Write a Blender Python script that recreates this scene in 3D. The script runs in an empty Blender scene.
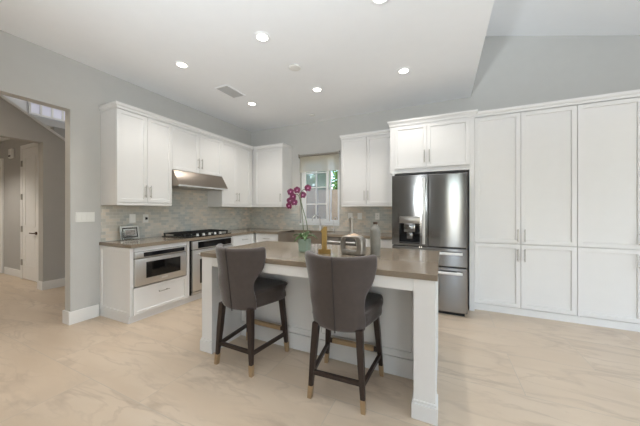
import bpy, bmesh, math, random
from mathutils import Vector, Matrix
random.seed(7)
SC = bpy.context.scene
COL = SC.collection
R = math.radians

# ------------------------------------------------------------------ camera
F_PX, YAW, CAM_H, HORIZON = 262.2, 25.1, 1.309, 210.1
cam = bpy.data.cameras.new('camera')
cam.sensor_fit = 'HORIZONTAL'; cam.sensor_width = 36.0
cam.lens = F_PX / 640 * 36.0
cam.shift_y = -(213 - HORIZON) / 640
cam.clip_start = 0.02
camo = bpy.data.objects.new('camera', cam); COL.objects.link(camo)
camo.location = (0, 0, CAM_H); camo.rotation_euler = (R(90), 0, R(YAW))
SC.camera = camo

# ------------------------------------------------------------------ exposure, sky, large lights
SC.view_settings.view_transform = 'Standard'
SC.view_settings.look = 'None'
SC.view_settings.gamma = 1.0
SC.view_settings.use_curve_mapping = False
SC.view_settings.exposure = 0.0

W = bpy.data.worlds.new('sky'); SC.world = W; W.use_nodes = True
nt = W.node_tree; bg = nt.nodes['Background']
sky = nt.nodes.new('ShaderNodeTexSky'); sky.sky_type = 'NISHITA'
sky.sun_disc = False; sky.sun_elevation = R(48); sky.sun_rotation = R(150)
nt.links.new(sky.outputs[0], bg.inputs[0]); bg.inputs[1].default_value = 0.62

def area_light(name, loc, rot, sx, sy, power, color):
    l = bpy.data.lights.new(name, 'AREA'); l.shape = 'RECTANGLE'; l.size = sx; l.size_y = sy
    l.energy = power; l.color = color
    o = bpy.data.objects.new(name, l); COL.objects.link(o); o.location = loc; o.rotation_euler = rot
    return o
DAY = (0.94, 0.975, 1.0)
# daylight entering by the glazed openings of the great room behind the camera, plus one added streak light
area_light('daylight_rear_window', (.43, -4.97, 1.35), (R(90), 0, 0), .36, 2.3, 6, (.45, .74, 1.0))
area_light('fridge_streak_light', (-.955, -4.97, 1.35), (R(90), 0, 0), .15, 2.3, 2, (1.0, .92, .82))  # added warm strip, out of view, for the fridge door to reflect as a streak
area_light('daylight_rear_doors', (2.8, -4.85, 1.35), (R(108), 0, 0), 2.0, 2.3, 10, DAY)
area_light('daylight_side_doors', (4.85, 1.2, 1.35), (R(112), 0, R(90)), 3.4, 2.3, 38, (0.84, 0.93, 1.0))
# unseen fill spots added behind and beside the camera to brighten the ceilings
def fill_spot(name, loc, target, ang, power, color, size=.5):
    l = bpy.data.lights.new(name, 'SPOT'); l.energy = power; l.color = color; l.spot_size = R(ang); l.spot_blend = 1.0; l.shadow_soft_size = size
    o = bpy.data.objects.new(name, l); COL.objects.link(o); o.location = loc
    o.rotation_euler = (Vector(target)-Vector(loc)).to_track_quat('-Z', 'Y').to_euler()
fill_spot('ceiling_fill', (-.6, -.9, 1.5), (-1.2, 1.15, 3.2), 100, 430, (.86, .94, 1.0), .14)
fill_spot('ceiling_fill_vault', (2.0, -.3, 1.5), (2.3, 1.0, 3.6), 116, 400, (.86, .94, 1.0))

# ------------------------------------------------------------------ materials
def lin(c):
    return tuple(((v/255)/12.92 if v/255 <= .04045 else ((v/255+.055)/1.055)**2.4) for v in c)
def mat(name, rgb, rough=.5, metal=0.0, var=.03, scale=8.0, bump=0.0, bscale=60.0, stretch=None, **kw):
    m = bpy.data.materials.new(name); m.use_nodes = True
    n = m.node_tree.nodes; lk = m.node_tree.links; b = n['Principled BSDF']
    c = lin(rgb)
    tc = n.new('ShaderNodeTexCoord'); src = tc.outputs['Object']
    if stretch:
        mp = n.new('ShaderNodeMapping'); mp.inputs['Scale'].default_value = stretch
        lk.new(src, mp.inputs[0]); src = mp.outputs[0]
    no = n.new('ShaderNodeTexNoise'); no.inputs['Scale'].default_value = scale; no.inputs['Detail'].default_value = 4
    lk.new(src, no.inputs['Vector'])
    ra = n.new('ShaderNodeValToRGB')
    ra.color_ramp.elements[0].position = .3; ra.color_ramp.elements[1].position = .7
    ra.color_ramp.elements[0].color = (*[max(0, v*(1-var)) for v in c], 1)
    ra.color_ramp.elements[1].color = (*[min(1, v*(1+var)) for v in c], 1)
    lk.new(no.outputs[0], ra.inputs[0]); lk.new(ra.outputs[0], b.inputs['Base Color'])
    b.inputs['Roughness'].default_value = rough; b.inputs['Metallic'].default_value = metal
    if bump:
        n2 = n.new('ShaderNodeTexNoise'); n2.inputs['Scale'].default_value = bscale; n2.inputs['Detail'].default_value = 3
        lk.new(src, n2.inputs['Vector'])
        bp = n.new('ShaderNodeBump'); bp.inputs['Strength'].default_value = bump; bp.inputs['Distance'].default_value = .005
        lk.new(n2.outputs[0], bp.inputs['Height']); lk.new(bp.outputs[0], b.inputs['Normal'])
    for k, v in kw.items(): b.inputs[k].default_value = v
    return m
def emit(name, rgb, s):
    m = bpy.data.materials.new(name); m.use_nodes = True
    b = m.node_tree.nodes['Principled BSDF']
    b.inputs['Base Color'].default_value = (*lin(rgb), 1)
    b.inputs['Emission Color'].default_value = (*lin(rgb), 1); b.inputs['Emission Strength'].default_value = s
    return m

M = {}
M['wall'] = mat('painted_grey_wall', (197, 196, 192), .85, var=.012, bump=.05, bscale=300)
M['hallwall'] = mat('painted_hall_wall', (186, 184, 180), .85, var=.012, bump=.05, bscale=300)
M['ceiling'] = mat('white_ceiling_paint', (248, 249, 250), .9, var=.008, bump=.04, bscale=250)
M['cab'] = mat('white_cabinet_lacquer', (229, 228, 226), .38, var=.008)
M['trim'] = mat('white_trim_paint', (236, 235, 232), .45, var=.008)
M['plate'] = mat('white_plastic', (236, 235, 230), .35, var=.01)
M['quartz'] = mat('taupe_quartz', (136, 123, 107), .12, var=.07, scale=90)
M['steel'] = mat('brushed_stainless', (156, 155, 154), .27, 1.0, var=.05, scale=6, stretch=(60, 60, .6))
def brushed(m, rough, aniso):
    n = m.node_tree.nodes; b = n['Principled BSDF']; t = n.new('ShaderNodeTangent'); t.direction_type = 'RADIAL'; t.axis = 'Z'
    m.node_tree.links.new(t.outputs[0], b.inputs['Tangent']); b.inputs['Roughness'].default_value = rough
    b.inputs['Anisotropic'].default_value = aniso; b.inputs['Anisotropic Rotation'].default_value = .25
brushed(M['steel'], .12, .9)
M['steela'] = mat('satin_appliance_steel', (206, 204, 201), .42, 1.0, var=.04, scale=6, stretch=(60, 60, .6))
M['steelh'] = mat('brushed_steel_hood', (160, 150, 140), .33, 1.0, var=.05, scale=6, stretch=(.6, 3, 60))
M['nickel'] = mat('brushed_nickel', (176, 172, 166), .3, 1.0, var=.03, scale=30)
M['chrome'] = mat('bright_steel_handle', (222, 222, 221), .4, .55, var=.02, scale=30)
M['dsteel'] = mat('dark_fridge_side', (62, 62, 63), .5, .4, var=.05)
M['black'] = mat('black_gasket', (18, 18, 19), .55, var=.05)
M['iron'] = mat('cast_iron_grate', (24, 24, 25), .55, .2, var=.1, bump=.2)
M['glass_black'] = mat('black_oven_glass', (14, 14, 15), .05, var=.02)
M['display'] = mat('dark_display', (20, 22, 26), .1, var=.05)
M['fabric'] = mat('grey_velvet_fabric', (77, 68, 64), .9, var=.07, scale=25, bump=.25, bscale=500, **{'Sheen Weight': .5, 'Sheen Roughness': .4})
M['seatfab'] = mat('brown_grey_seat_velvet', (70, 61, 57), .85, var=.08, scale=25, bump=.25, bscale=500, **{'Sheen Weight': .35, 'Sheen Roughness': .4})
M['wood'] = mat('espresso_wood', (46, 34, 29), .4, var=.25, scale=7, stretch=(14, 14, 1))
M['brass'] = mat('brushed_brass', (186, 162, 130), .4, .7, var=.04, scale=40)
M['gold'] = mat('matte_gold', (160, 131, 76), .45, .5, var=.05, scale=40)
M['seaglass'] = mat('pale_green_glazed_pot', (150, 168, 152), .3, var=.06, scale=14)
M['leaf'] = mat('orchid_leaf_green', (58, 92, 34), .4, var=.25, scale=14)
M['stem'] = mat('orchid_stem_green', (104, 112, 84), .5, var=.15, scale=30)
M['petal'] = mat('magenta_petal', (104, 26, 70), .55, var=.3, scale=60, **{'Subsurface Weight': .1})
M['petalc'] = mat('pale_orchid_lip', (214, 150, 190), .5, var=.2, scale=60)
M['ceramic'] = mat('silvered_grey_ceramic', (150, 144, 135), .3, .55, var=.2, scale=18)
M['ceramicg'] = mat('pale_grey_ceramic', (128, 125, 117), .55, var=.10, scale=22, bump=.15, bscale=90)
M['ceramict'] = mat('tan_shoulder_glaze', (196, 168, 140), .4, var=.2, scale=26)
M['dark'] = mat('dark_opening', (78, 58, 44), .8, var=.1)
M['mirror'] = mat('bevelled_mirror_glass', (206, 210, 206), .08, .85, var=.04)
M['photo'] = mat('grey_photo_print', (150, 144, 138), .5, var=.45, scale=30)
M['shade'] = mat('cream_roller_fabric', (236, 232, 222), .8, var=.015, scale=40, **{'Subsurface Weight': .0})
M['vinyl'] = mat('white_vinyl_window', (240, 242, 242), .35, var=.01)
M['block'] = mat('tan_block_fence', (186, 164, 134), .9, var=.10, scale=7, bump=.3)
M['foliage'] = mat('garden_foliage', (118, 158, 74), .6, var=.5, scale=5)
M['bark'] = mat('shrub_bark', (92, 74, 58), .9, var=.2, scale=30)
M['soil'] = mat('garden_soil', (140, 122, 100), .95, var=.2, scale=4)
M['vent'] = mat('grey_vent_metal', (190, 190, 189), .5, var=.02)
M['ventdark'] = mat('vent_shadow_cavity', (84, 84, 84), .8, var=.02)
M['lamp'] = emit('lit_downlight_lens', (255, 246, 232), 9.0)
M['water'] = mat('pool_blue_sash', (200, 216, 228), .4, var=.02)

def glass_mat():
    m = bpy.data.materials.new('clear_window_glass'); m.use_nodes = True
    n = m.node_tree.nodes; lk = m.node_tree.links; n.remove(n['Principled BSDF'])
    t = n.new('ShaderNodeBsdfTransparent'); g = n.new('ShaderNodeBsdfGlossy'); g.inputs['Roughness'].default_value = .02
    fr = n.new('ShaderNodeFresnel'); fr.inputs['IOR'].default_value = 1.25
    mx = n.new('ShaderNodeMixShader'); lk.new(fr.outputs[0], mx.inputs[0]); lk.new(t.outputs[0], mx.inputs[1]); lk.new(g.outputs[0], mx.inputs[2])
    lk.new(mx.outputs[0], n['Material Output'].inputs[0]); return m
def screen_mat():
    m = bpy.data.materials.new('insect_screen_mesh'); m.use_nodes = True
    n = m.node_tree.nodes; lk = m.node_tree.links; b = n['Principled BSDF']
    b.inputs['Base Color'].default_value = (*lin((192, 202, 210)), 1); b.inputs['Roughness'].default_value = .7
    t = n.new('ShaderNodeBsdfTransparent'); mx = n.new('ShaderNodeMixShader'); mx.inputs[0].default_value = .36
    lk.new(t.outputs[0], mx.inputs[1]); lk.new(b.outputs[0], mx.inputs[2]); lk.new(mx.outputs[0], n['Material Output'].inputs[0]); return m
def shade_mat():
    m = M['shade']; n = m.node_tree.nodes; lk = m.node_tree.links; b = n['Principled BSDF']
    t = n.new('ShaderNodeBsdfTranslucent'); t.inputs[0].default_value = (*lin((252, 249, 242)), 1)
    mx = n.new('ShaderNodeMixShader'); mx.inputs[0].default_value = .93
    lk.new(b.outputs[0], mx.inputs[1]); lk.new(t.outputs[0], mx.inputs[2]); lk.new(mx.outputs[0], n['Material Output'].inputs[0])
shade_mat()
M['glass'] = glass_mat(); M['screen'] = screen_mat()

def tile_mat():
    m = bpy.data.materials.new('pearly_subway_tile'); m.use_nodes = True
    n = m.node_tree.nodes; lk = m.node_tree.links; b = n['Principled BSDF']
    tc = n.new('ShaderNodeTexCoord'); sp = n.new('ShaderNodeSeparateXYZ'); lk.new(tc.outputs['Object'], sp.inputs[0])
    ad = n.new('ShaderNodeMath'); ad.operation = 'ADD'; lk.new(sp.outputs[0], ad.inputs[0]); lk.new(sp.outputs[1], ad.inputs[1])
    cb = n.new('ShaderNodeCombineXYZ'); lk.new(ad.outputs[0], cb.inputs[0]); lk.new(sp.outputs[2], cb.inputs[1])
    br = n.new('ShaderNodeTexBrick'); br.inputs['Scale'].default_value = 1
    br.inputs['Brick Width'].default_value = .080; br.inputs['Row Height'].default_value = .040; br.inputs['Mortar Size'].default_value = .0018
    br.inputs['Color1'].default_value = (0, 0, 0, 1); br.inputs['Color2'].default_value = (1, 1, 1, 1); br.inputs['Mortar'].default_value = (.5, .5, .5, 1)
    br.inputs['Mortar Smooth'].default_value = .2; br.inputs['Bias'].default_value = 0
    lk.new(cb.outputs[0], br.inputs['Vector'])
    ra = n.new('ShaderNodeValToRGB'); e = ra.color_ramp.elements
    e[0].position = 0; e[0].color = (*lin((196, 198, 196)), 1); e[1].position = 1; e[1].color = (*lin((230, 223, 214)), 1)
    x = e.new(.35); x.color = (*lin((206, 206, 201)), 1); y = e.new(.7); y.color = (*lin((216, 214, 207)), 1)
    lk.new(br.outputs['Color'], ra.inputs[0])
    # slow drift from sea-grey to taupe, tile batch to tile batch
    no = n.new('ShaderNodeTexNoise'); no.inputs['Scale'].default_value = 2.2; lk.new(cb.outputs[0], no.inputs['Vector'])
    r2 = n.new('ShaderNodeValToRGB'); r2.color_ramp.elements[0].color = (*lin((228, 234, 234)), 1); r2.color_ramp.elements[1].color = (*lin((246, 236, 224)), 1)
    r2.color_ramp.elements[0].position = .35; r2.color_ramp.elements[1].position = .62
    lk.new(no.outputs[0], r2.inputs[0])
    mu = n.new('ShaderNodeMix'); mu.data_type = 'RGBA'; mu.blend_type = 'MULTIPLY'; mu.inputs[0].default_value = .9
    lk.new(ra.outputs[0], mu.inputs[6]); lk.new(r2.outputs[0], mu.inputs[7])
    m2 = n.new('ShaderNodeMix'); m2.data_type = 'RGBA'; m2.inputs[7].default_value = (*lin((212, 209, 203)), 1)
    lk.new(br.outputs['Fac'], m2.inputs[0]); lk.new(mu.outputs[2], m2.inputs[6]); lk.new(m2.outputs[2], b.inputs['Base Color'])
    b.inputs['Roughness'].default_value = .2; b.inputs['Coat Weight'].default_value = .4
    bp = n.new('ShaderNodeBump'); bp.inputs['Strength'].default_value = .5; bp.inputs['Distance'].default_value = .002; bp.invert = True
    n3 = n.new('ShaderNodeTexNoise'); n3.inputs['Scale'].default_value = 28; lk.new(cb.outputs[0], n3.inputs['Vector'])
    a2 = n.new('ShaderNodeMath'); a2.operation = 'ADD'; lk.new(br.outputs['Fac'], a2.inputs[0]); lk.new(n3.outputs[0], a2.inputs[1])
    lk.new(a2.outputs[0], bp.inputs['Height']); lk.new(bp.outputs[0], b.inputs['Normal'])
    return m
M['tile'] = tile_mat()

def floor_mat():
    m = bpy.data.materials.new('cream_marble_floor_tile'); m.use_nodes = True
    n = m.node_tree.nodes; lk = m.node_tree.links; b = n['Principled BSDF']
    tc = n.new('ShaderNodeTexCoord')
    mp = n.new('ShaderNodeMapping'); mp.inputs['Location'].default_value = (.07, .11, 0); lk.new(tc.outputs['Object'], mp.inputs[0])
    br = n.new('ShaderNodeTexBrick'); br.offset = .5; br.inputs['Scale'].default_value = 1
    br.inputs['Brick Width'].default_value = 1.2; br.inputs['Row Height'].default_value = .6; br.inputs['Mortar Size'].default_value = .0022
    br.inputs['Color1'].default_value = (0, 0, 0, 1); br.inputs['Color2'].default_value = (1, 1, 1, 1); br.inputs['Mortar Smooth'].default_value = .1
    lk.new(mp.outputs[0], br.inputs['Vector'])
    # each tile gets its own piece of the veining
    sc = n.new('ShaderNodeVectorMath'); sc.operation = 'SCALE'; sc.inputs['Scale'].default_value = 9.0
    lk.new(br.outputs['Color'], sc.inputs[0])
    ad = n.new('ShaderNodeVectorMath'); ad.operation = 'ADD'; lk.new(tc.outputs['Object'], ad.inputs[0]); lk.new(sc.outputs[0], ad.inputs[1])
    rot = n.new('ShaderNodeMapping'); rot.inputs['Rotation'].default_value = (0, 0, R(-28)); rot.inputs['Scale'].default_value = (.75, 2.6, 1)
    lk.new(ad.outputs[0], rot.inputs[0])
    def vein(scale, det, dist, w, seedz):
        no = n.new('ShaderNodeTexNoise'); no.inputs['Scale'].default_value = scale; no.inputs['Detail'].default_value = det
        no.inputs['Distortion'].default_value = dist
        a = n.new('ShaderNodeVectorMath'); a.operation = 'ADD'; a.inputs[1].default_value = (seedz, seedz*.7, 0)
        lk.new(rot.outputs[0], a.inputs[0]); lk.new(a.outputs[0], no.inputs['Vector'])
        s = n.new('ShaderNodeMath'); s.operation = 'SUBTRACT'; s.inputs[1].default_value = .5; lk.new(no.outputs[0], s.inputs[0])
        ab = n.new('ShaderNodeMath'); ab.operation = 'ABSOLUTE'; lk.new(s.outputs[0], ab.inputs[0])
        mr = n.new('ShaderNodeMapRange'); mr.inputs['From Min'].default_value = 0; mr.inputs['From Max'].default_value = w
        mr.inputs['To Min'].default_value = 1; mr.inputs['To Max'].default_value = 0; lk.new(ab.outputs[0], mr.inputs[0])
        return mr.outputs[0]
    v1 = vein(1.1, 5, .6, .045, 0); v2 = vein(2.6, 5, .5, .04, 5)
    cl = n.new('ShaderNodeTexNoise'); cl.inputs['Scale'].default_value = 1.5; cl.inputs['Detail'].default_value = 3; lk.new(rot.outputs[0], cl.inputs['Vector'])
    gate = n.new('ShaderNodeMapRange'); gate.inputs['From Min'].default_value = .36; gate.inputs['From Max'].default_value = .56; lk.new(cl.outputs[0], gate.inputs[0])
    base = n.new('ShaderNodeValToRGB')
    base.color_ramp.elements[0].position = .3; base.color_ramp.elements[0].color = (*lin((201, 182, 159)), 1)
    base.color_ramp.elements[1].position = .7; base.color_ramp.elements[1].color = (*lin((211, 194, 173)), 1)
    lk.new(cl.outputs[0], base.inputs[0])
    def mixv(fac, k, col, a):
        mm = n.new('ShaderNodeMath'); mm.operation = 'MULTIPLY'; mm.inputs[1].default_value = k; lk.new(fac, mm.inputs[0])
        mg = n.new('ShaderNodeMath'); mg.operation = 'MULTIPLY'; lk.new(mm.outputs[0], mg.inputs[0]); lk.new(gate.outputs[0], mg.inputs[1])
        mx = n.new('ShaderNodeMix'); mx.data_type = 'RGBA'; mx.inputs[7].default_value = (*lin(col), 1)
        lk.new(mg.outputs[0], mx.inputs[0]); lk.new(a, mx.inputs[6]); return mx.outputs[2]
    c = mixv(v1, .5, (172, 154, 134), base.outputs[0]); c = mixv(v2, .42, (174, 155, 134), c)
    mx = n.new('ShaderNodeMix'); mx.data_type = 'RGBA'; mx.inputs[7].default_value = (*lin((186, 174, 158)), 1)
    lk.new(br.outputs['Fac'], mx.inputs[0]); lk.new(c, mx.inputs[6]); lk.new(mx.outputs[2], b.inputs['Base Color'])
    b.inputs['Roughness'].default_value = .33
    return m
M['floor'] = floor_mat()

# ------------------------------------------------------------------ mesh helpers
def BM(): return bmesh.new()
def box(bm, x0, y0, z0, x1, y1, z1, bev=0.0, seg=2):
    x0, x1 = min(x0, x1), max(x0, x1); y0, y1 = min(y0, y1), max(y0, y1); z0, z1 = min(z0, z1), max(z0, z1)
    r = bmesh.ops.create_cube(bm, size=1)
    vs = r['verts']
    bmesh.ops.scale(bm, vec=(x1-x0, y1-y0, z1-z0), verts=vs)
    bmesh.ops.translate(bm, vec=((x0+x1)/2, (y0+y1)/2, (z0+z1)/2), verts=vs)
    if bev:
        es = list({e for v in vs for e in v.link_edges})
        bmesh.ops.bevel(bm, geom=es, offset=bev, segments=seg, affect='EDGES', profile=.5)
    return bm
def cyl(bm, p0, p1, r0, r1=None, seg=16):
    r1 = r0 if r1 is None else r1
    p0, p1 = Vector(p0), Vector(p1); d = p1-p0
    q = d.to_track_quat('Z', 'Y').to_matrix().to_4x4(); q.translation = (p0+p1)/2
    bmesh.ops.create_cone(bm, cap_ends=True, segments=seg, radius1=r0, radius2=r1, depth=d.length, matrix=q)
    return bm
def tube(bm, pts, rad, seg=10, cap=True):
    pts = [Vector(p) for p in pts]; rings = []
    for i, p in enumerate(pts):
        t = (pts[min(i+1, len(pts)-1)] - pts[max(i-1, 0)]).normalized()
        a = Vector((0, 0, 1)) if abs(t.z) < .9 else Vector((0, 1, 0))
        u = t.cross(a).normalized(); v = t.cross(u).normalized()
        r = rad[i] if isinstance(rad, (list, tuple)) else rad
        rings.append([bm.verts.new(p + r*(math.cos(2*math.pi*k/seg)*u + math.sin(2*math.pi*k/seg)*v)) for k in range(seg)])
    for i in range(len(rings)-1):
        for k in range(seg):
            bm.faces.new((rings[i][k], rings[i][(k+1) % seg], rings[i+1][(k+1) % seg], rings[i+1][k]))
    if cap:
        bm.faces.new(rings[0][::-1]); bm.faces.new(rings[-1])
    bmesh.ops.recalc_face_normals(bm, faces=bm.faces[:])
    return bm
def bezier(p0, p1, p2, p3, n=10):
    p0, p1, p2, p3 = map(Vector, (p0, p1, p2, p3)); out = []
    for i in range(n+1):
        t = i/n; s = 1-t
        out.append(p0*s**3 + p1*3*s*s*t + p2*3*s*t*t + p3*t**3)
    return out
def lathe(bm, prof, c=(0, 0, 0), seg=28):
    rings = []
    for r, z in prof:
        rings.append([bm.verts.new((c[0]+r*math.cos(2*math.pi*k/seg), c[1]+r*math.sin(2*math.pi*k/seg), c[2]+z)) for k in range(seg)])
    for i in range(len(rings)-1):
        for k in range(seg):
            bm.faces.new((rings[i][k], rings[i][(k+1) % seg], rings[i+1][(k+1) % seg], rings[i+1][k]))
    bm.faces.new(rings[0][::-1]); bm.faces.new(rings[-1])
    return bm
def prism(bm, pts, axis, a0, a1):
    """extrude a polygon; axis 0/1/2 is the extrusion axis, pts the two others in order"""
    def mk(p, a):
        l = list(p); l.insert(axis, a); return bm.verts.new(l)
    A = [mk(p, a0) for p in pts]; B = [mk(p, a1) for p in pts]; n = len(pts)
    bm.faces.new(A); bm.faces.new(B[::-1])
    for i in range(n): bm.faces.new((A[i], B[i], B[(i+1) % n], A[(i+1) % n]))
    bmesh.ops.recalc_face_normals(bm, faces=bm.faces[:])
    return bm
def obj(name, bm, m, parent=None, smooth=False, loc=None, rotz=None):
    me = bpy.data.meshes.new(name); bm.to_mesh(me); bm.free()
    me.materials.append(M[m] if isinstance(m, str) else m)
    o = bpy.data.objects.new(name, me); COL.objects.link(o)
    if parent: o.parent = parent
    if loc: o.location = loc
    if rotz is not None: o.rotation_euler = (0, 0, rotz)
    if smooth:
        for p in me.polygons: p.use_smooth = True
        if smooth == 'auto':
            me.set_sharp_from_angle(angle=R(35))
    return o
def tag(o, label, cat, group=None, kind=None):
    o['label'] = label; o['category'] = cat
    if group: o['group'] = group
    if kind: o['kind'] = kind
    return o
def thing(name, label, cat, loc=(0, 0, 0), rotz=0, group=None):
    o = bpy.data.objects.new(name, None); COL.objects.link(o); o.empty_display_size = .1
    o.location = loc; o.rotation_euler = (0, 0, rotz)
    return tag(o, label, cat, group)
def struct(name, bm, m, label=None, cat=None, **k):
    o = obj(name, bm, m, **k); o['kind'] = 'structure'
    if label: o['label'] = label; o['category'] = cat or 'room'
    return o
def dup(root, loc, label, rotz=None):
    r = root.copy(); COL.objects.link(r); r.location = loc; r['label'] = label
    if rotz is not None: r.rotation_euler = (0, 0, rotz)
    for ch in list(root.children):
        c = ch.copy(); COL.objects.link(c); c.parent = r
        for g in list(ch.children):
            d = g.copy(); COL.objects.link(d); d.parent = c
    return r

# ------------------------------------------------------------------ room dimensions
XL, YB, ZC = -3.854, 4.615, 3.042       # left wall face, back wall face, kitchen ceiling
XE = 0.385                              # edge of the flat kitchen ceiling
JX = XL - .124                          # back face of the left wall
YJ = 1.503                              # end of the left wall at the hall opening
XH = -5.92                              # hall wall face
XR, YR = 5.0, -5.0                      # right and rear walls of the great room
vault = lambda x: 3.924 - .274*(x-.567)

struct('floor', box(BM(), -9.2, YR-.2, -.12, XR+.2, YB+.2, 0), 'floor', 'cream veined marble-look tile floor through kitchen and hall', 'floor')
struct('ceiling', box(BM(), JX, YR, ZC, XE, YB+.01, ZC+.25), 'ceiling', 'flat white kitchen ceiling with recessed lights', 'ceiling')
struct('ceiling_vault', prism(BM(), [(XE-.01, vault(XE)), (XR+.1, vault(XR+.1)), (XR+.1, vault(XR+.1)+.15), (XE-.01, vault(XE)+.15)], 1, YR, YB+.01), 'ceiling', 'sloping white ceiling above the pantry side', 'ceiling')
struct('wall_ceiling_edge', box(BM(), XE-.02, YR, ZC+.25, XE, YB, vault(XE)+.05), 'ceiling')
# left wall: solid piece, header over the hall opening, and the piece behind the camera
bm = BM(); box(bm, JX, YJ, 0, XL, YB+.3, 4.4); box(bm, JX, -1.6, 2.46, XL, YJ, 4.4); box(bm, JX, YR, 0, XL, -1.6, 4.4)
struct('wall_left', bm, 'wall', 'grey painted wall with a cased opening to the hall', 'wall')
# back wall with the window hole
WX0, WX1, WZ0, WZ1 = -2.607, -1.757, 1.045, 2.375
bm = BM()
box(bm, XL, YB, 0, WX0, YB+.18, ZC+.02); box(bm, WX1, YB, 0, XE, YB+.18, ZC+.02)
box(bm, WX0, YB, 0, WX1, YB+.18, WZ0); box(bm, WX0, YB, WZ1, WX1, YB+.18, ZC+.02)
prism(bm, [(XE, 0), (XR+.1, 0), (XR+.1, vault(XR+.1)+.1), (XE, vault(XE)+.1)], 1, YB, YB+.18)
struct('wall_back', bm, 'wall', 'grey painted back wall with the kitchen window', 'wall')
# great room behind the camera: right wall and rear wall with glazed openings
bm = BM(); zt = vault(XR)+.1
box(bm, XR, 3.0, 0, XR+.15, YB+.18, zt); box(bm, XR, YR, 0, XR+.15, -.6, zt); box(bm, XR, -.6, 2.6, XR+.15, 3.0, zt)
struct('wall_right', bm, 'wall')
bm = BM()
for a, b in ((JX, -1.04), (-.87, .2), (.66, 1.8), (3.8, XR+.15)): box(bm, a, YR-.15, 0, b, YR, 4.1)
for a, b in ((-1.04, -.87), (.2, .66), (1.8, 3.8)): box(bm, a, YR-.15, 2.55, b, YR, 4.1)  # narrowest gap is made up to go with the fridge streak light
struct('wall_rear', bm, 'wall')

# ------------------------------------------------------------------ hall seen through the opening
# hall wall: door-height opening into the corridor, top cut along the stair slope
bm = BM()
slope = lambda y: 2.98 - .66*(y-1.502)
prism(bm, [(1.96, 0), (4.7, 0), (4.7, .87), (1.96, slope(1.96))], 0, XH-.16, XH)
prism(bm, [(-1.6, 2.415), (1.96, 2.415), (1.96, slope(1.96)), (-1.6, slope(-1.6))], 0, XH-.16, XH)
struct('wall_hall', bm, 'hallwall', 'grey hall wall cut along the rising stair slope', 'wall')
bm = BM(); prism(bm, [(4.7, .87), (4.7, .91), (-1.6, slope(-1.6)+.04), (-1.6, slope(-1.6))], 0, XH-.20, XH+.03)
struct('trim_1', bm, 'trim', 'pale sloping cap on the hall stair wall', 'trim')
# stairwell behind
bm = BM(); box(bm, -7.15, -1.6, 2.75, -7.0, 5.0, 4.9); box(bm, -7.0, 4.75, 0, JX, 4.9, 4.9); box(bm, -9.2, -1.75, 0, JX, -1.6, 4.9)
struct('wall_stairwell', bm, 'ceiling', 'pale stairwell wall beyond the hall', 'wall')
struct('ceiling_stairwell', box(BM(), -7.15, -1.75, 4.3, JX, 4.9, 4.4), 'ceiling')
# corridor
bm = BM(); box(bm, -9.2, 2.15, 0, XH-.16, 2.3, 2.75); struct('wall_corridor', bm, 'hallwall', 'light corridor wall holding the white panel door', 'wall')
struct('wall_corridor_end', box(BM(), -9.2, -1.6, 0, -9.05, 2.15, 2.75), 'hallwall')
struct('ceiling_corridor', box(BM(), -9.2, -1.6, 2.75, XH-.16, 2.3, 2.85), 'ceiling')
bm = BM(); box(bm, XH, 1.96, 0, XH+.018, 4.7, .14, .004); box(bm, XH-.17, 1.945, 0, XH+.018, 1.96, .14, .003)
struct('baseboard_hall', bm, 'trim', 'white baseboard along the grey hall wall', 'trim')
bm = BM(); box(bm, -8.2, 2.132, 0, -7.34, 2.15, .14, .004); box(bm, -6.48, 2.132, 0, XH-.16, 2.15, .14, .004)
struct('baseboard_corridor', bm, 'trim', 'white baseboard beside the corridor door', 'trim')
bm = BM(); box(bm, XL, YJ-.018, 0, XL+.018, 1.775, .148, .004); box(bm, JX-.018, YJ-.018, 0, XL, YJ, .148, .004); box(bm, JX-.018, YJ, 0, JX, 4.7, .148, .004)
struct('baseboard_left', bm, 'trim', 'white baseboard wrapping the end of the kitchen wall', 'trim')
# corridor door
d1 = struct('door_1', box(BM(), -7.25, 2.118, .012, -6.57, 2.148, 2.46, .003), 'trim', 'white panel door with dark lever in the corridor', 'door')
bm = BM()
box(bm, -7.33, 2.112, 0, -7.255, 2.1495, 2.54, .004); box(bm, -6.565, 2.112, 0, -6.49, 2.1495, 2.54, .004); box(bm, -7.255, 2.112, 2.466, -6.565, 2.1495, 2.54, .004)
obj('door_frame', bm, 'trim', d1)
bm = BM()
for z0, z1 in ((.25, .85), (1.0, 2.3)):
    for a in ((-7.13, z0, -6.69, z0+.02), (-7.13, z1-.02, -6.69, z1), (-7.13, z0, -7.11, z1), (-6.71, z0, -6.69, z1)): box(bm, a[0], 2.112, a[1], a[2], 2.119, a[3])
obj('panel_moulding', bm, 'trim', d1)
for z in (.32, .95, 1.56, 2.19):
    obj('hinge', box(BM(), -7.272, 2.098, z-.055, -7.238, 2.118, z+.055, .003), 'nickel', d1)
bm = BM(); cyl(bm, (-6.64, 2.12, .89), (-6.64, 2.10, .89), .028); cyl(bm, (-6.64, 2.10, .89), (-6.64, 2.07, .89), .01); cyl(bm, (-6.64, 2.07, .89), (-6.78, 2.07, .89), .01)
obj('door_lever', bm, 'dark', d1)
d2 = struct('door_2', box(BM(), -9.0, 2.118, .012, -8.36, 2.148, 2.3, .003), 'trim', 'white door edge at the far end of the corridor', 'door')
bm = BM(); box(bm, -8.355, 2.112, 0, -8.27, 2.1495, 2.38, .004); box(bm, -9.04, 2.112, 2.305, -8.355, 2.1495, 2.38, .004)
obj('door_frame', bm, 'trim', d2)
for z in (.35, 2.1): obj('hinge', box(BM(), -8.375, 2.098, z-.05, -8.345, 2.118, z+.05, .003), 'dark', d2)
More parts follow.
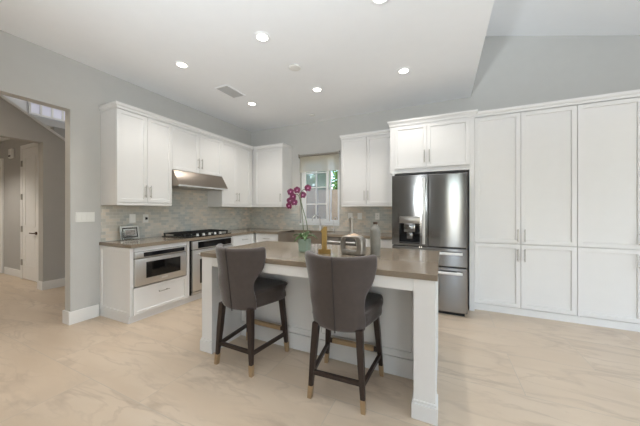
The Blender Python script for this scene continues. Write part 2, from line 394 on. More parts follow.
# door chime
t = thing('door_chime', 'small square white door chime high on the corridor wall', 'chime', (-7.8, 2.15, 2.34))
obj('cover', box(BM(), -.075, -.05, 0, .075, 0, .19, .012), 'plate', t, 'auto')
obj('grille', box(BM(), -.05, -.054, .03, .05, -.049, .06, .002), 'ventdark', t)
# stair start step, poking past the wall end
t = thing('staircase', 'white bottom step of the stairs past the wall end', 'stairs', (0, 0, 0))
for k in range(4):
    s = obj('step', box(BM(), XH+.02, 2.62+.27*k, 0, XH+1.1, 2.62+.27*(k+1), .16*(k+1), .008), 'trim', t)
# stairwell window
t = struct('window_2', box(BM(), -7.0, 2.12, 3.10, -6.975, 2.80, 3.14), 'trim', 'small bright stairwell window with white mullions', 'window')
bm = BM(); box(bm, -7.0, 2.12, 3.32, -6.975, 2.80, 3.36)
for y in (2.12, 2.27, 2.43, 2.59, 2.77): box(bm, -7.0, y, 3.14, -6.975, y+.03, 3.32)
obj('window_frame', bm, 'trim', t)
obj('window_pane', box(BM(), -6.996, 2.14, 3.13, -6.990, 2.78, 3.33), emit('bright_stair_glass', (214, 214, 226), .3), t)

# ------------------------------------------------------------------ kitchen window
w1 = struct('window_1', BM(), 'vinyl', 'white kitchen window over the sink with garden view', 'window')
bm = BM(); y0, y1 = YB+.06, YB+.13
def frame_rect(bm, x0, x1, z0, z1, t, ya, yb, bev=.004):
    box(bm, x0, ya, z0, x0+t, yb, z1, bev); box(bm, x1-t, ya, z0, x1, yb, z1, bev)
    box(bm, x0+t, ya, z0, x1-t, yb, z0+t, bev); box(bm, x0+t, ya, z1-t, x1-t, yb, z1, bev)
frame_rect(bm, WX0, WX1, WZ0, WZ1, .045, y0, y1)
bm2 = bm; bm2.to_mesh(w1.data); bm.free()
bm = BM(); frame_rect(bm, WX0+.045, -2.01, WZ0+.045, WZ1-.045, .05, y0+.005, y1-.03)
s1 = obj('window_sash', bm, 'vinyl', w1)
bm = BM(); cx = (WX0+.045-2.01)/2
box(bm, cx-.011, y0+.02, WZ0+.09, cx+.011, y0+.045, WZ1-.09)
for z in (1.43, 1.76, 2.05): box(bm, WX0+.09, y0+.021, z-.011, -2.055, y0+.044, z+.011)
obj('window_muntin', bm, 'vinyl', s1)
obj('window_pane', box(BM(), WX0+.09, y0+.03, WZ0+.09, -2.055, y0+.034, WZ1-.09), 'glass', s1)
obj('insect_screen', box(BM(), WX0+.09, y1-.012, WZ0+.05, -2.055, y1-.010, WZ1-.05), 'screen', s1)
bm = BM(); frame_rect(bm, -2.0, WX1-.045, WZ0+.045, WZ1-.045, .03, y0+.03, y1)
s2 = obj('window_sash', bm, 'vinyl', w1)
obj('window_pane', box(BM(), -1.97, y0+.05, WZ0+.075, WX1-.075, y0+.054, WZ1-.075), 'glass', s2)
bm = BM(); box(bm, WX0-.0, YB-.02, WZ0-.03, WX1+.0, YB+.06, WZ0, .004)
obj('window_sill', bm, 'vinyl', w1)
# roller shade
t = thing('roller_shade', 'cream roller shade lowered over the top of the window', 'shade', ((WX0+WX1)/2, YB, 2.05))
hw = (WX1-WX0)/2
bm = BM(); cyl(bm, (-hw-.0, -.03, .335), (hw, -.03, .335), .022, seg=20); box(bm, -hw-.012, -.06, .30, -hw, 0, .37, .003); box(bm, hw, -.06, .30, hw+.012, 0, .37, .003)
obj('roller_tube', bm, 'nickel', t, 'auto')
obj('shade_fabric', box(BM(), -hw+.01, -.011, .035, hw-.01, -.008, .335), 'shade', t)
obj('hem_bar', box(BM(), -hw+.01, -.016, .012, hw-.01, -.003, .036, .003), 'shade', t)

# garden beyond
struct('ground_garden', box(BM(), -7, YB+.2, -.3, 4, 14, -.15), 'soil')
bm = BM(); box(bm, -7, 7.6, -.15, 4, 7.8, 1.95)
for x in range(-6, 4, 2): box(bm, x-.2, 7.55, -.15, x+.2, 7.85, 2.0, .01)
for z in (.05, .25, .45, .65, .85, 1.05, 1.25, 1.45, 1.65, 1.85): box(bm, -7, 7.594, z, 4, 7.6, z+.012)
struct('wall_garden', bm, 'block', 'tan block garden wall seen through the window', 'wall')
def shrub(x, y, h, r, label, ry=.5):
    t = thing('garden_shrub', label, 'shrub', (x, y, -.15))
    bm = BM()
    for k in range(5):
        a = k*1.3; tube(bm, [(0, 0, 0), (.08*math.cos(a), .08*math.sin(a), h*.4), (.4*r*math.cos(a), .4*r*math.sin(a), h*.8)], [.04, .03, .012], 6)
    obj('stem', bm, 'bark', t)
    bm = BM()
    for k in range(2000):
        v = Vector((random.gauss(0, 1), random.gauss(0, 1), random.gauss(0, 1))).normalized() * random.uniform(.5, 1)
        p = Vector((v.x*r, v.y*ry, h*.62+v.z*h*.42))
        n = Vector((random.uniform(-1, 1), random.uniform(-1, 1), random.uniform(-.2, 1))).normalized()
        u = n.orthogonal().normalized(); w = n.cross(u); s = random.uniform(.05, .085)
        a = random.uniform(0, 6.28); u, w = u*math.cos(a)+w*math.sin(a), w*math.cos(a)-u*math.sin(a)
        vs = [bm.verts.new(q) for q in (p-u*s, p-w*s*.4-n*.01, p+u*s, p+w*s*.4+n*.01)]
        bm.faces.new(vs)
    obj('foliage', bm, 'foliage', t)
shrub(-4.82, 8.7, 3.5, .36, 'leafy shrub behind the garden wall, furthest left through the window')
shrub(-3.98, 8.7, 3.3, .36, 'leafy shrub in the middle of the window view above the wall')
shrub(-3.14, 8.7, 3.2, .36, 'leafy green shrub seen through the clear narrow window pane')

bm = BM()
for k in range(5200):
    p = Vector((random.uniform(-8, -1.5), random.uniform(10.2, 11.2), random.uniform(0, 1)**.8*4.2-.15))
    n = Vector((random.uniform(-1, 1), random.uniform(-1, -.1), random.uniform(-.2, 1))).normalized(); u = n.orthogonal().normalized(); w = n.cross(u); q = random.uniform(.08, .14)
    bm.faces.new([bm.verts.new(x) for x in (p-u*q, p-w*q*.5-n*.01, p+u*q, p+w*q*.5+n*.01)])
tag(obj('hedge_foliage', bm, 'foliage'), 'dense green hedge foliage far behind the garden wall', 'foliage', kind='stuff')

# ------------------------------------------------------------------ ceiling fittings
def downlight(x, y, label, power=36):
    t = thing('recessed_downlight', label, 'ceiling light', (x, y, ZC-.008), 0, 'recessed kitchen downlights')
    bm = BM(); lathe(bm, [(.052, .008), (.085, .008), (.085, .004), (.078, 0), (.058, 0), (.052, .004)], seg=32)
    obj('trim_ring', bm, 'ceiling', t, 'auto')
    obj('lens', lathe(BM(), [(.054, .002), (.054, .008)], seg=32), 'lamp', t)
    l = bpy.data.lights.new('downlight_lamp', 'SPOT'); l.energy = power; l.color = (1.0, .955, .90)
    l.spot_size = R(118); l.spot_blend = .55; l.shadow_soft_size = .06
    lo = bpy.data.objects.new('downlight_lamp', l); COL.objects.link(lo); lo.parent = t; lo.location = (0, 0, -.012)
    return t
downlight(-2.815, 2.13, 'glowing recessed ceiling light above the microwave end of the counter')
downlight(-2.815, 3.395, 'glowing recessed ceiling light beside the air vent, nearest the wall corner')
downlight(-1.635, 2.13, 'glowing recessed ceiling light above the left stool, largest fully in view')
downlight(-1.635, 3.395, 'glowing recessed ceiling light in the middle, out from the window')
downlight(-.44, 3.395, 'glowing recessed ceiling light in front of the fridge cabinet')
downlight(-.46, 2.14, 'recessed ceiling light cut by the top edge of the photo')
# air vent
t = thing('ceiling_vent', 'grey louvred air vent in the kitchen ceiling', 'vent', (-2.81, 2.915, ZC-.012))
bm = BM(); frame_rect2 = [(-.12, -.19, -.10, .19), (.10, -.19, .12, .19), (-.10, -.19, .10, -.17), (-.10, .17, .10, .19)]
for a in frame_rect2: box(bm, a[0], a[1], 0, a[2], a[3], .012, .002)
obj('frame', bm, 'ceiling', t)
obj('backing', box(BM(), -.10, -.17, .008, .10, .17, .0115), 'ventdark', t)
for k in range(9):
    x = -.088 + k*.022
    obj('louver', prism(BM(), [(x-.009, .001), (x-.006, .001), (x+.009, .008), (x+.006, .008)], 1, -.17, .17), 'vent', t)
def detector(x, y, r, label):
    t = thing('ceiling_sensor', label, 'sensor', (x, y, ZC-.018))
    obj('cover', lathe(BM(), [(r*.7, 0), (r*.9, .003), (r, .009), (r, .012)], seg=32), 'plate', t, 'auto')
    obj('mount', lathe(BM(), [(r*.93, .012), (r*.93, .018)], seg=32), 'vent', t)
detector(-1.622, 2.748, .075, 'faint round white ceiling cover between the two middle lights')
detector(-2.15, 4.25, .055, 'small round white ceiling cover near the back wall above the window')

# ------------------------------------------------------------------ cabinets
def shaker(W, H, th=.021, st=.06, rec=.011):
    """shaker front in local x 0..W, z 0..H, front at y=-th, back at y=0"""
    bm = BM(); box(bm, 0, -th, 0, W, 0, H)
    f = min(bm.faces, key=lambda q: q.calc_center_median().y)
    st = min(st, W*.3, H*.3)
    bmesh.ops.inset_region(bm, faces=[f], thickness=st, depth=0)
    r = bmesh.ops.inset_region(bm, faces=[f], thickness=.005, depth=-rec)
    es = [e for e in bm.edges if all(abs(v.co.y+th) < 1e-5 for v in e.verts) and (all(v.co.x < 1e-5 for v in e.verts) or all(v.co.x > W-1e-5 for v in e.verts) or all(v.co.z < 1e-5 for v in e.verts) or all(v.co.z > H-1e-5 for v in e.verts))]
    bmesh.ops.bevel(bm, geom=es, offset=.0015, segments=1, affect='EDGES')
    return bm
def pull(L, vert=True, r=.0055, out=.032):
    bm = BM()
    if vert:
        cyl(bm, (0, -out, -L/2), (0, -out, L/2), r, seg=12)
        for z in (-L*.36, L*.36): cyl(bm, (0, -out, z), (0, 0, z), r*.85, seg=10)
    else:
        cyl(bm, (-L/2, -out, 0), (L/2, -out, 0), r, seg=12)
        for x in (-L*.36, L*.36): cyl(bm, (x, -out, 0), (x, 0, 0), r*.85, seg=10)
    return bm
G_ = .002
def door(root, x0, x1, z0, z1, y, hx=None, hz=None, name='door', hl=.15, vert=True, st=.06):
    d = obj(name, shaker(x1-x0-2*G_, z1-z0-2*G_, st=st), 'cab', root, loc=(x0+G_, y, z0+G_))
    if hx is not None:
        obj('handle', pull(hl, vert), 'nickel', d, 'auto', loc=(hx-x0-G_, -.021, hz-z0-G_))
    return d
BIG = [(0, 0), (-.010, 0), (-.012, .022), (-.028, .046), (-.034, .050), (-.034, .075), (0, .075)]
SMALL = [(0, 0), (-.008, 0), (-.008, .028), (-.017, .036), (-.022, .048), (-.022, .072), (0, .072)]
def crown(root, x0, x1, y, z0, ends=(False, False), back=(-.002, -.002), prof=SMALL):
    """cornice: local front at y (negative = out), returns at the chosen ends running back to back[k]"""
    bm = BM(); A, B = [], []
    for dy, dz in prof:
        A.append(bm.verts.new((x0 + (dy if ends[0] else 0), y+dy, z0+dz))); B.append(bm.verts.new((x1 - (dy if ends[1] else 0), y+dy, z0+dz)))
    n = len(prof)
    for i in range(n-1): bm.faces.new((A[i], B[i], B[i+1], A[i+1]))
    for k, V, e, sx in ((0, A, x0, 1), (1, B, x1, -1)):
        if ends[k]:
            C = [bm.verts.new((e + sx*dy, back[k], z0+dz)) for dy, dz in prof]
            for i in range(n-1): bm.faces.new((V[i], V[i+1], C[i+1], C[i]) if k == 0 else (V[i], C[i], C[i+1], V[i+1]))
    bmesh.ops.recalc_face_normals(bm, faces=bm.faces[:])
    # top board so the cornice is solid
    box(bm, x0, y, z0+prof[-1][1]-.015, x1, -.002, z0+prof[-1][1])
    return obj('cornice', bm, 'cab', root)

UD = .354 - .021                      # upper carcass depth (doors add 21 mm)
UZ0, UZT = 1.405, 2.525               # door bottom / crown start
def upper(name, label, loc, rotz, W, doors, z0=UZ0, ends=(False, False), rail=True, depth=UD, cx0=0, group='white upper cabinets'):
    t = thing(name, label, 'cabinet', loc, rotz, group)
    obj('carcass', box(BM(), 0, -depth, z0-.003, W, -.002, UZT+.005), 'cab', t)
    for x0, x1, side in doors:
        hx = x1-.032 if side == 'r' else x0+.032
        door(t, x0, x1, z0, UZT-.003, -depth, hx, z0+.145, hl=.16)
    if rail:
        bm = BM(); box(bm, 0, -depth-.016, z0-.036, W, -.002, z0-.004, .002)
        obj('light_rail', bm, 'cab', t)
    crown(t, cx0, W, -depth-.021, UZT, ends)
    return t
LEFT = R(90)
Yu = 1.795
upper('upper_cabinet', 'two-door white upper cabinet nearest the hall opening, left of hood', (XL, Yu, 0), LEFT, 2.493-Yu, [(0.0, 2.15-Yu, 'r'), (2.15-Yu, 2.493-Yu, 'l')], ends=(True, False))
upper('upper_cabinet', 'short two-door white cabinet directly above the range hood', (XL, 2.494, 0), LEFT, 3.427-2.494, [(0, 2.96-2.494, 'r'), (2.96-2.494, 3.427-2.494, 'l')], z0=1.895, rail=False)
upper('upper_cabinet', 'two-door white upper cabinet between the hood and the room corner', (XL, 3.428, 0), LEFT, 4.255-3.428, [(0, 3.798-3.428, 'r'), (3.798-3.428, 4.17-3.428, 'l')])
upper('upper_cabinet', 'single-door white corner cabinet left of the window', (XL, YB, 0), 0, -2.797-XL, [(.40, -2.797-XL, 'r')], ends=(False, True), cx0=.378)
upper('upper_cabinet', 'two-door white upper cabinet between the window and the fridge', (-1.592, YB, 0), 0, 1.592-.702, [(0, .445, 'r'), (.445, 1.592-.702, 'l')], ends=(True, False))

# fridge enclosure with the cabinet above
FX0, FX1, FY = -.70, .372, 3.905
t = thing('fridge_cabinet', 'deep white two-door cabinet and side panels enclosing the refrigerator', 'cabinet', (FX0, YB, 0))
FW = FX1-FX0; fd = YB-FY-.021
obj('carcass', box(BM(), .0, -fd, 1.84, FW, -.002, UZT+.005), 'cab', t)
for x0, x1, s in ((.065, .50, 'r'), (.50, FW-.058, 'l')):
    door(t, x0, x1, 1.90, UZT-.02, -fd, x1-.032 if s == 'r' else x0+.032, 2.055, hl=.17)
obj('side_panel', box(BM(), .03, -fd, 0, .065, -.002, 1.84), 'cab', t)
obj('side_panel', box(BM(), FW-.058, -fd, 0, FW, -.002, 1.84), 'cab', t)
crown(t, 0, FW, -fd-.004, UZT, (True, True), (-.40, -.665), BIG)

# pantry
PX, PY = .375, 3.995
def pantry(x0, W, seams, label, ends):
    t = thing('pantry_cabinet', label, 'cabinet', (x0, YB, 0), 0, 'tall white pantry cabinets')
    pd = YB-PY-.021
    obj('carcass', box(BM(), 0, -pd, .085, W, -.002, UZT+.005), 'cab', t)
    obj('toe_kick', box(BM(), 0, -pd-.012, 0, W, -.05, .0845), 'cab', t)
    for i in range(len(seams)-1):
        a, b = seams[i], seams[i+1]; hx = b-.035 if i % 2 == 0 else a+.035
        door(t, a, b, .887, UZT-.004, -pd, hx, .995, hl=.155, st=.065)
        door(t, a, b, .089, .881, -pd, hx, .752, hl=.155, st=.065)
    crown(t, 0, W, -pd-.021, UZT, ends)
    return t
pantry(.375, 1.03, [.004, .50, 1.03], 'tall white pantry cabinet next to the refrigerator', (False, False))
pantry(1.406, 1.08, [0, .54, 1.08], 'tall white pantry cabinet cut off by the right edge of the photo', (False, True))

# ------------------------------------------------------------------ left base run (local x = world Y, local y = -(X - XL))
BD = .632 - .021
CT0, CT1 = .875, .915                  # counter underside / top
def base_root(name, label, y0): return thing(name, label, 'cabinet', (XL, y0, 0), LEFT, 'white base cabinets')
b0 = 1.80
t = base_root('base_cabinet', 'white end base cabinet holding the microwave and one deep drawer', b0)
W0 = 2.545-b0
bm = BM(); box(bm, 0, -BD, .085, .03, -.002, CT0-.001); box(bm, .03, -BD, .085, W0, -.002, .40); box(bm, .03, -.06, .40, W0, -.002, CT0-.001); box(bm, W0-.03, -BD, .40, W0, -.06, CT0-.001); box(bm, .03, -BD-.02, .822, W0-.03, -.06, CT0-.001)
obj('carcass', bm, 'cab', t)
e = obj('end_panel', shaker(BD+.02, CT0-.09, th=.016), 'cab', t, loc=(0, 0, .086)); e.location = (-.0005, -BD-.02, .086); e.rotation_euler = (0, 0, 0)
e.location = (0, -.002, .086); e.rotation_euler = (0, 0, R(-90))
obj('toe_kick', box(BM(), -.01, -BD+.02, 0, W0, -.002, .0845), 'cab', t)
door(t, .022, .022+.70, .088, .405, -BD, .022+.35, .30, 'drawer', .14, False, st=.05)
obj('stile', box(BM(), .722, -BD-.02, .088, W0, -BD, CT0-.002), 'cab', t)
obj('stile', box(BM(), 0, -BD-.02, .409, .022, -BD, CT0-.002), 'cab', t)
# microwave drawer (things of their own, sitting in the cabinet)
t = thing('microwave_drawer', 'stainless drawer microwave with dark window in the end cabinet', 'microwave', (XL, b0, 0), LEFT)
obj('body', box(BM(), .04, -BD-.015, .416, W0-.04, -.08, .818), 'dsteel', t)
fr = obj('front_panel', box(BM(), .025, -BD-.045, .418, .692, -BD-.015, .738, .006), 'steela', t, 'auto')
obj('window', box(BM(), .15, -BD-.0475, .50, .60, -BD-.044, .69, .002), 'glass_black', fr)
obj('badge', box(BM(), .34, -BD-.047, .455, .42, -BD-.044, .475, .002), 'chrome', fr)
cp = obj('control_panel', box(BM(), .025, -BD-.045, .746, .692, -BD-.015, .818, .005), 'steela', t, 'auto')
obj('display', box(BM(), .12, -BD-.0475, .757, .66, -BD-.044, .807, .002), 'display', cp)
# oven
t = thing('wall_oven', 'stainless single oven with black control strip below the cooktop', 'oven', (XL, 2.575, 0), LEFT)
OW = .80
obj('body', box(BM(), 0, -BD-.02, .10, OW, -.05, .868), 'black', t)
cp = obj('control_panel', box(BM(), .01, -BD-.05, .745, OW-.01, -BD-.02, .862, .005), 'steela', t, 'auto')
obj('display', box(BM(), .10, -BD-.053, .758, OW-.05, -BD-.049, .85, .002), 'glass_black', cp)
obj('readout', box(BM(), .33, -BD-.0545, .79, .52, -BD-.0525, .825, .001), 'display', cp)
od = obj('door', box(BM(), .01, -BD-.055, .15, OW-.01, -BD-.02, .735, .006), 'steela', t, 'auto')
obj('window', box(BM(), .13, -BD-.058, .25, OW-.13, -BD-.054, .60, .002), 'glass_black', od)
bm = BM(); cyl(bm, (.06, -BD-.105, .685), (OW-.06, -BD-.105, .685), .012)
for x in (.10, OW-.10): cyl(bm, (x, -BD-.105, .685), (x, -BD-.054, .685), .009)
obj('handle', bm, 'chrome', od, 'auto')
obj('kick_vent', box(BM(), .01, -BD-.045, .10, OW-.01, -BD-.02, .142, .003), 'steela', t)
t = base_root('oven_housing', 'white base cabinet frame around the oven', 2.546)
bm = BM(); box(bm, 0, -BD, .0845, .027, -.002, CT0-.001); box(bm, .031+OW, -BD-.02, .0845, .855, -.002, CT0-.001); box(bm, .027, -BD, .0845, .031+OW, -.002, .0995); box(bm, .027, -.048, .0995, .031+OW, -.002, CT0-.001)
obj('carcass', bm, 'cab', t)
obj('toe_kick', box(BM(), 0, -BD+.02, 0, .855, -.002, .084), 'cab', t)
t = base_root('base_cabinet', 'white drawer base cabinet between the oven and the corner', 3.402)
CW = 3.955-3.402
obj('carcass', box(BM(), 0, -BD, .0845, CW+.65, -.002, CT0-.001), 'cab', t)
obj('toe_kick', box(BM(), 0, -BD+.02, 0, CW+.6, -.002, .084), 'cab', t)
for z0, z1 in ((.66, .868), (.38, .655), (.09, .375)): door(t, .003, CW-.02, z0, z1, -BD, CW/2, (z0+z1)/2+.02, 'drawer', .14, False, st=.045)

# back base run
BY = 3.965
def back_base(x0, x1, label, rows, z_top=CT0-.001):
    t = thing('base_cabinet', label, 'cabinet', (x0, YB, 0), 0, 'white base cabinets'); bd = YB-BY-.021
    obj('carcass', box(BM(), 0, -bd, .0845, x1-x0, -.002, z_top), 'cab', t)
    obj('toe_kick', box(BM(), 0, -bd+.06, 0, x1-x0, -.002, .084), 'cab', t)
    for z0, z1 in rows: door(t, 0, x1-x0, z0, z1, -bd, (x1-x0)/2, (z0+z1)/2+.02, 'drawer', .14, False, st=.045)
    return t
back_base(-3.19, -2.685, 'white drawer base cabinet in the corner left of the sink', [(.66, .868), (.38, .655), (.09, .375)])
t = thing('base_cabinet', 'white two-door sink base cabinet under the window', 'cabinet', (-2.684, YB, 0), 0, 'white base cabinets')
obj('carcass', box(BM(), 0, -(YB-BY-.021), .0845, .864, -.002, .62), 'cab', t)
obj('toe_kick', box(BM(), 0, -(YB-BY-.08), 0, .864, -.002, .084), 'cab', t)
door(t, 0, .432, .09, .615, -(YB-BY-.021), .40, .52); door(t, .432, .864, .09, .615, -(YB-BY-.021), .464, .52)
back_base(-1.16, -.671, 'white drawer base cabinet between the dishwasher and the fridge', [(.66, .868), (.38, .655), (.09, .375)])
t = thing('dishwasher', 'stainless dishwasher with bar handle right of the sink', 'dishwasher', (-1.815, YB, 0))
obj('body', box(BM(), .003, -.60, .0, .647, -.01, .872), 'dsteel', t)
fr = obj('door', box(BM(), .005, -.655, .10, .645, -.60, .868, .006), 'steel', t, 'auto')
bm = BM(); cyl(bm, (.07, -.70, .80), (.58, -.70, .80), .012)
for x in (.11, .54): cyl(bm, (x, -.70, .80), (x, -.654, .80), .009)
obj('handle', bm, 'chrome', fr, 'auto')
t = thing('apron_sink', 'stainless apron-front sink under the kitchen window', 'sink', (-2.68, YB, 0))
SW = .856; bm = BM()
box(bm, 0, -.67, .625, SW, -.655, .915, .004); box(bm, 0, -.12, .70, SW, -.105, .875); box(bm, 0, -.655, .70, .015, -.12, .912); box(bm, SW-.015, -.655, .70, SW, -.12, .912); box(bm, .015, -.655, .685, SW-.015, -.12, .70)
obj('basin', bm, 'steelh', t)
obj('drain', lathe(BM(), [(.05, .70), (.05, .704), (.03, .702)], (SW/2, -.38, 0)), 'chrome', t)

# countertop, one continuous L with the sink cut-out
t = thing('countertop', 'taupe quartz countertop running along the left and back walls', 'countertop', (0, 0, 0))
bm = BM(); fx = XL+.66; fy = YB-.675
pts = [(XL+.001, 1.779), (fx, 1.779), (fx, fy), (-2.683, fy), (-2.683, YB-.105), (-1.821, YB-.105), (-1.821, fy), (-.672, fy), (-.672, YB-.001), (XL+.001, YB-.001)]
prism(bm, pts, 2, CT0, CT1)
bmesh.ops.bevel(bm, geom=[e for e in bm.edges if all(v.co.z > CT1-1e-4 for v in e.verts)], offset=.003, segments=2, affect='EDGES')
obj('slab', bm, 'quartz', t)
# backsplash
bm = BM(); th = .008
box(bm, XL, 1.797, CT1+.0005, XL+th, YB, 1.366); box(bm, XL, 2.496, 1.3665, XL+th, 3.425, 1.90)
box(bm, XL+th, YB-th, CT1+.0005, WX0-.002, YB, 1.366); box(bm, WX0-.002, YB-th, CT1+.0005, WX1+.002, YB, WZ0-.032); box(bm, WX1+.002, YB-th, CT1+.0005, -.672, YB, 1.366)
for x0, x1 in ((-2.795, WX0-.002), (WX1+.002, -1.594)): box(bm, x0, YB-th, 1.3665, x1, YB, 1.402)
o = struct('wall_backsplash', bm, 'tile', 'pearly grey and taupe subway tile backsplash', 'tile')

# range hood
t = thing('range_hood', 'sloped stainless under-cabinet range hood above the cooktop', 'range hood', (XL, 2.497, 0), LEFT)
HWd = 3.425-2.497
bm = BM(); prism(bm, [(-.01, 1.655), (-.492, 1.655), (-.492, 1.685), (-.362, 1.889), (-.01, 1.889)], 0, 0, HWd)
bmesh.ops.bevel(bm, geom=bm.edges[:], offset=.003, segments=2, affect='EDGES')
hd = obj('canopy', bm, 'steelh', t, 'auto')
obj('lip', box(BM(), .0, -.497, 1.650, HWd, -.47, 1.672, .003), 'chrome', t)
for k in range(2):
    f = obj('filter', box(BM(), .06+k*.42, -.42, 1.643, .45+k*.42, -.08, 1.654, .003), 'nickel', t)
for k in range(2): obj('hood_lamp', lathe(BM(), [(.03, 1.648), (.03, 1.654)], (.2+.52*k, -.45, 0), 20), 'plate', t)
# cooktop
t = thing('gas_cooktop', 'black five-burner gas cooktop with steel knobs on the counter', 'cooktop', (XL, 2.52, CT1), LEFT)
obj('pan', box(BM(), 0, -.60, .0005, .88, -.09, .012, .004), 'glass_black', t, 'auto')
for bx, by, r in ((.17, -.2, .04), (.17, -.44, .035), (.44, -.30, .055), (.71, -.2, .04), (.71, -.44, .035)):
    b = obj('burner', lathe(BM(), [(r*1.3, .012), (r*1.3, .022), (r, .024), (r, .034), (r*.85, .037)], (bx, by, 0), 20), 'iron', t, 'auto')
for k in range(3):
    x0 = .015+.285*k; x1 = x0+.28; bm = BM()
    for yy in (-.53, -.32, -.11): box(bm, x0, yy-.007, .042, x1, yy+.007, .056, .002)
    for xx in (x0+.007, x0+.10, x0+.18, x1-.007): box(bm, xx-.007, -.535, .042, xx+.007, -.105, .056, .002)
    for xx in (x0+.012, x1-.012):
        for yy in (-.525, -.115): box(bm, xx-.008, yy-.008, .012, xx+.008, yy+.008, .042)
    obj('grate', bm, 'iron', t)
for k in range(5):
    bm = BM(); lathe(bm, [(.022, .012), (.022, .016), (.018, .018), (.016, .042), (.013, .045)], (.22+.11*k, -.572, 0), 20)
    obj('knob', bm, 'chrome', t, 'auto')

# ------------------------------------------------------------------ refrigerator
t = thing('refrigerator', 'stainless french-door refrigerator with ice and water dispenser', 'refrigerator', (-.625, 0, 0))
fy = 3.624; RW = .90
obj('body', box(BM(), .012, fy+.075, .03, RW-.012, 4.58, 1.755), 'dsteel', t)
obj('top_hinge_cover', box(BM(), .03, fy+.03, 1.755, RW-.03, fy+.25, 1.79, .006), 'black', t)
obj('kick_plate', box(BM(), .03, fy+.05, 0, RW-.03, fy+.2, .03), 'black', t)
def fdoor(name, x0, x1, z0, z1, cut=None):
    bm = BM()
    if cut:
        a, b, c, d = cut
        for q in ((x0, z0, a, z1), (b, z0, x1, z1), (a, z0, b, c), (a, d, b, z1)): box(bm, q[0], fy, q[1], q[2], fy+.07, q[3])
        box(bm, a, fy+.06, c, b, fy+.07, d)
        bmesh.ops.remove_doubles(bm, verts=bm.verts, dist=1e-5)
    else: box(bm, x0, fy, z0, x1, fy+.07, z1, .010, 3)
    return obj(name, bm, 'steel', t)
dl = fdoor('door', .003, .4485, .845, 1.768, (.098, .355, .868, 1.225))
dr = fdoor('door', .4535, .897, .845, 1.768)
m1 = fdoor('drawer', .003, .897, .605, .835)
m2 = fdoor('drawer', .003, .897, .045, .595)
for dd, x in ((dl, .405), (dr, .478)):
    bm = BM(); box(bm, x-.017, fy-.058, .875, x+.017, fy-.042, 1.72, .005); box(bm, x-.012, fy-.045, .90, x+.012, fy, .94, .003); box(bm, x-.012, fy-.045, 1.65, x+.012, fy, 1.69, .003)
    obj('handle', bm, 'chrome', dd, 'auto')
for dd, z in ((m1, .775), (m2, .535)):
    bm = BM(); box(bm, .06, fy-.058, z-.016, .84, fy-.042, z+.016, .005)
    for x in (.1, .8): box(bm, x-.02, fy-.045, z-.011, x+.02, fy, z+.011, .003)
    obj('handle', bm, 'chrome', dd, 'auto')
obj('dispenser_recess', box(BM(), .099, fy+.052, .869, .354, fy+.0595, 1.224), 'display', dl)
bm = BM(); box(bm, .10, fy-.004, 1.135, .353, fy+.04, 1.223, .004); obj('dispenser_panel', bm, 'nickel', dl, 'auto')
bm = BM(); box(bm, .155, fy-.006, 1.02, .30, fy+.05, 1.135, .012); box(bm, .19, fy+.01, .93, .265, fy+.05, 1.02, .01); obj('dispenser_spout', bm, 'steel', dl, 'auto')
obj('drip_tray', box(BM(), .10, fy-.002, .869, .353, fy+.05, .888, .003), 'dsteel', dl)
obj('badge', lathe(BM(), [(.014, 0), (.014, .002)], (0, 0, 0), 20), 'chrome', dr); 
bd = dr.children[-1]; bd.location = (.80, fy-.001, 1.72); bd.rotation_euler = (R(90), 0, 0)

# ------------------------------------------------------------------ island
IX0, IX1, IY0, IY1 = -2.053, -.028, 1.744, 2.767
t = thing('kitchen_island', 'white panelled kitchen island with a taupe quartz top', 'island', (0, 0, 0))
bm = BM(); box(bm, IX0, IY0, CT0, IX1, IY1, CT1, .003); obj('countertop', bm, 'quartz', t)
PB = 2.15                                    # recessed back panel
obj('carcass', box(BM(), IX0+.14, PB, 0.0, IX1-.14, IY1-.03, CT0-.001), 'cab', t)
# knee-side panelling: three shaker panels on the carcass
wpan = (IX1-IX0-.28)/2
for k in range(2):
    obj('back_panel', shaker(wpan-.004, CT0-.10-.15, th=.012, st=.07), 'cab', t, loc=(IX0+.14+k*wpan+.002, PB, .15))
bm = BM(); box(bm, IX0+.14, PB-.018, 0, IX1-.14, PB, .145, .004); obj('baseboard', bm, 'cab', t)
obj('apron_rail', box(BM(), IX0+.132, IY0+.012, .795, IX1-.132, IY0+.034, CT0-.001, .001), 'cab', t)
for x0, x1, nm in ((IX0+.012, IX0+.14, 0), (IX1-.14, IX1-.012, 1)):
    bm = BM(); box(bm, x0, IY0+.008, 0, x1, IY0+.135, CT0-.001, .002)
    p = obj('post', bm, 'cab', t)
    bm = BM(); box(bm, x0-.012, IY0-.006, 0, x1+.012, IY0+.147, .10, .003); box(bm, x0-.006, IY0+.001, .10, x1+.006, IY0+.141, .118, .003)
    obj('plinth', bm, 'cab', p)
    # end panel between post and the back corner
    xx0, xx1 = (x0+.02, x1-.001) if nm == 0 else (x0+.001, x1-.02)
    obj('end_panel', box(BM(), xx0, IY0+.135, 0, xx1, IY1-.03, CT0-.001), 'cab', t)
    bm = BM(); box(bm, x0, IY1-.10, 0, x1, IY1-.02, CT0-.001, .002); obj('post', bm, 'cab', t)
    xo = x0+.02 if nm == 0 else x1-.02; sg = -1 if nm == 0 else 1
    bm = BM()
    box(bm, xo, IY0+.136, .12, xo+sg*.012, IY1-.101, .20); box(bm, xo, IY0+.136, .79, xo+sg*.012, IY1-.101, CT0-.002)
    for y in (IY0+.136, 2.22, IY1-.171): box(bm, xo, y, .20, xo+sg*.012, y+.07, .79)
    obj('end_moulding', bm, 'cab', t)
    obj('baseboard', box(BM(), xo, IY0+.148, 0, xo+sg*.02, IY1-.101, .118, .003), 'cab', t)

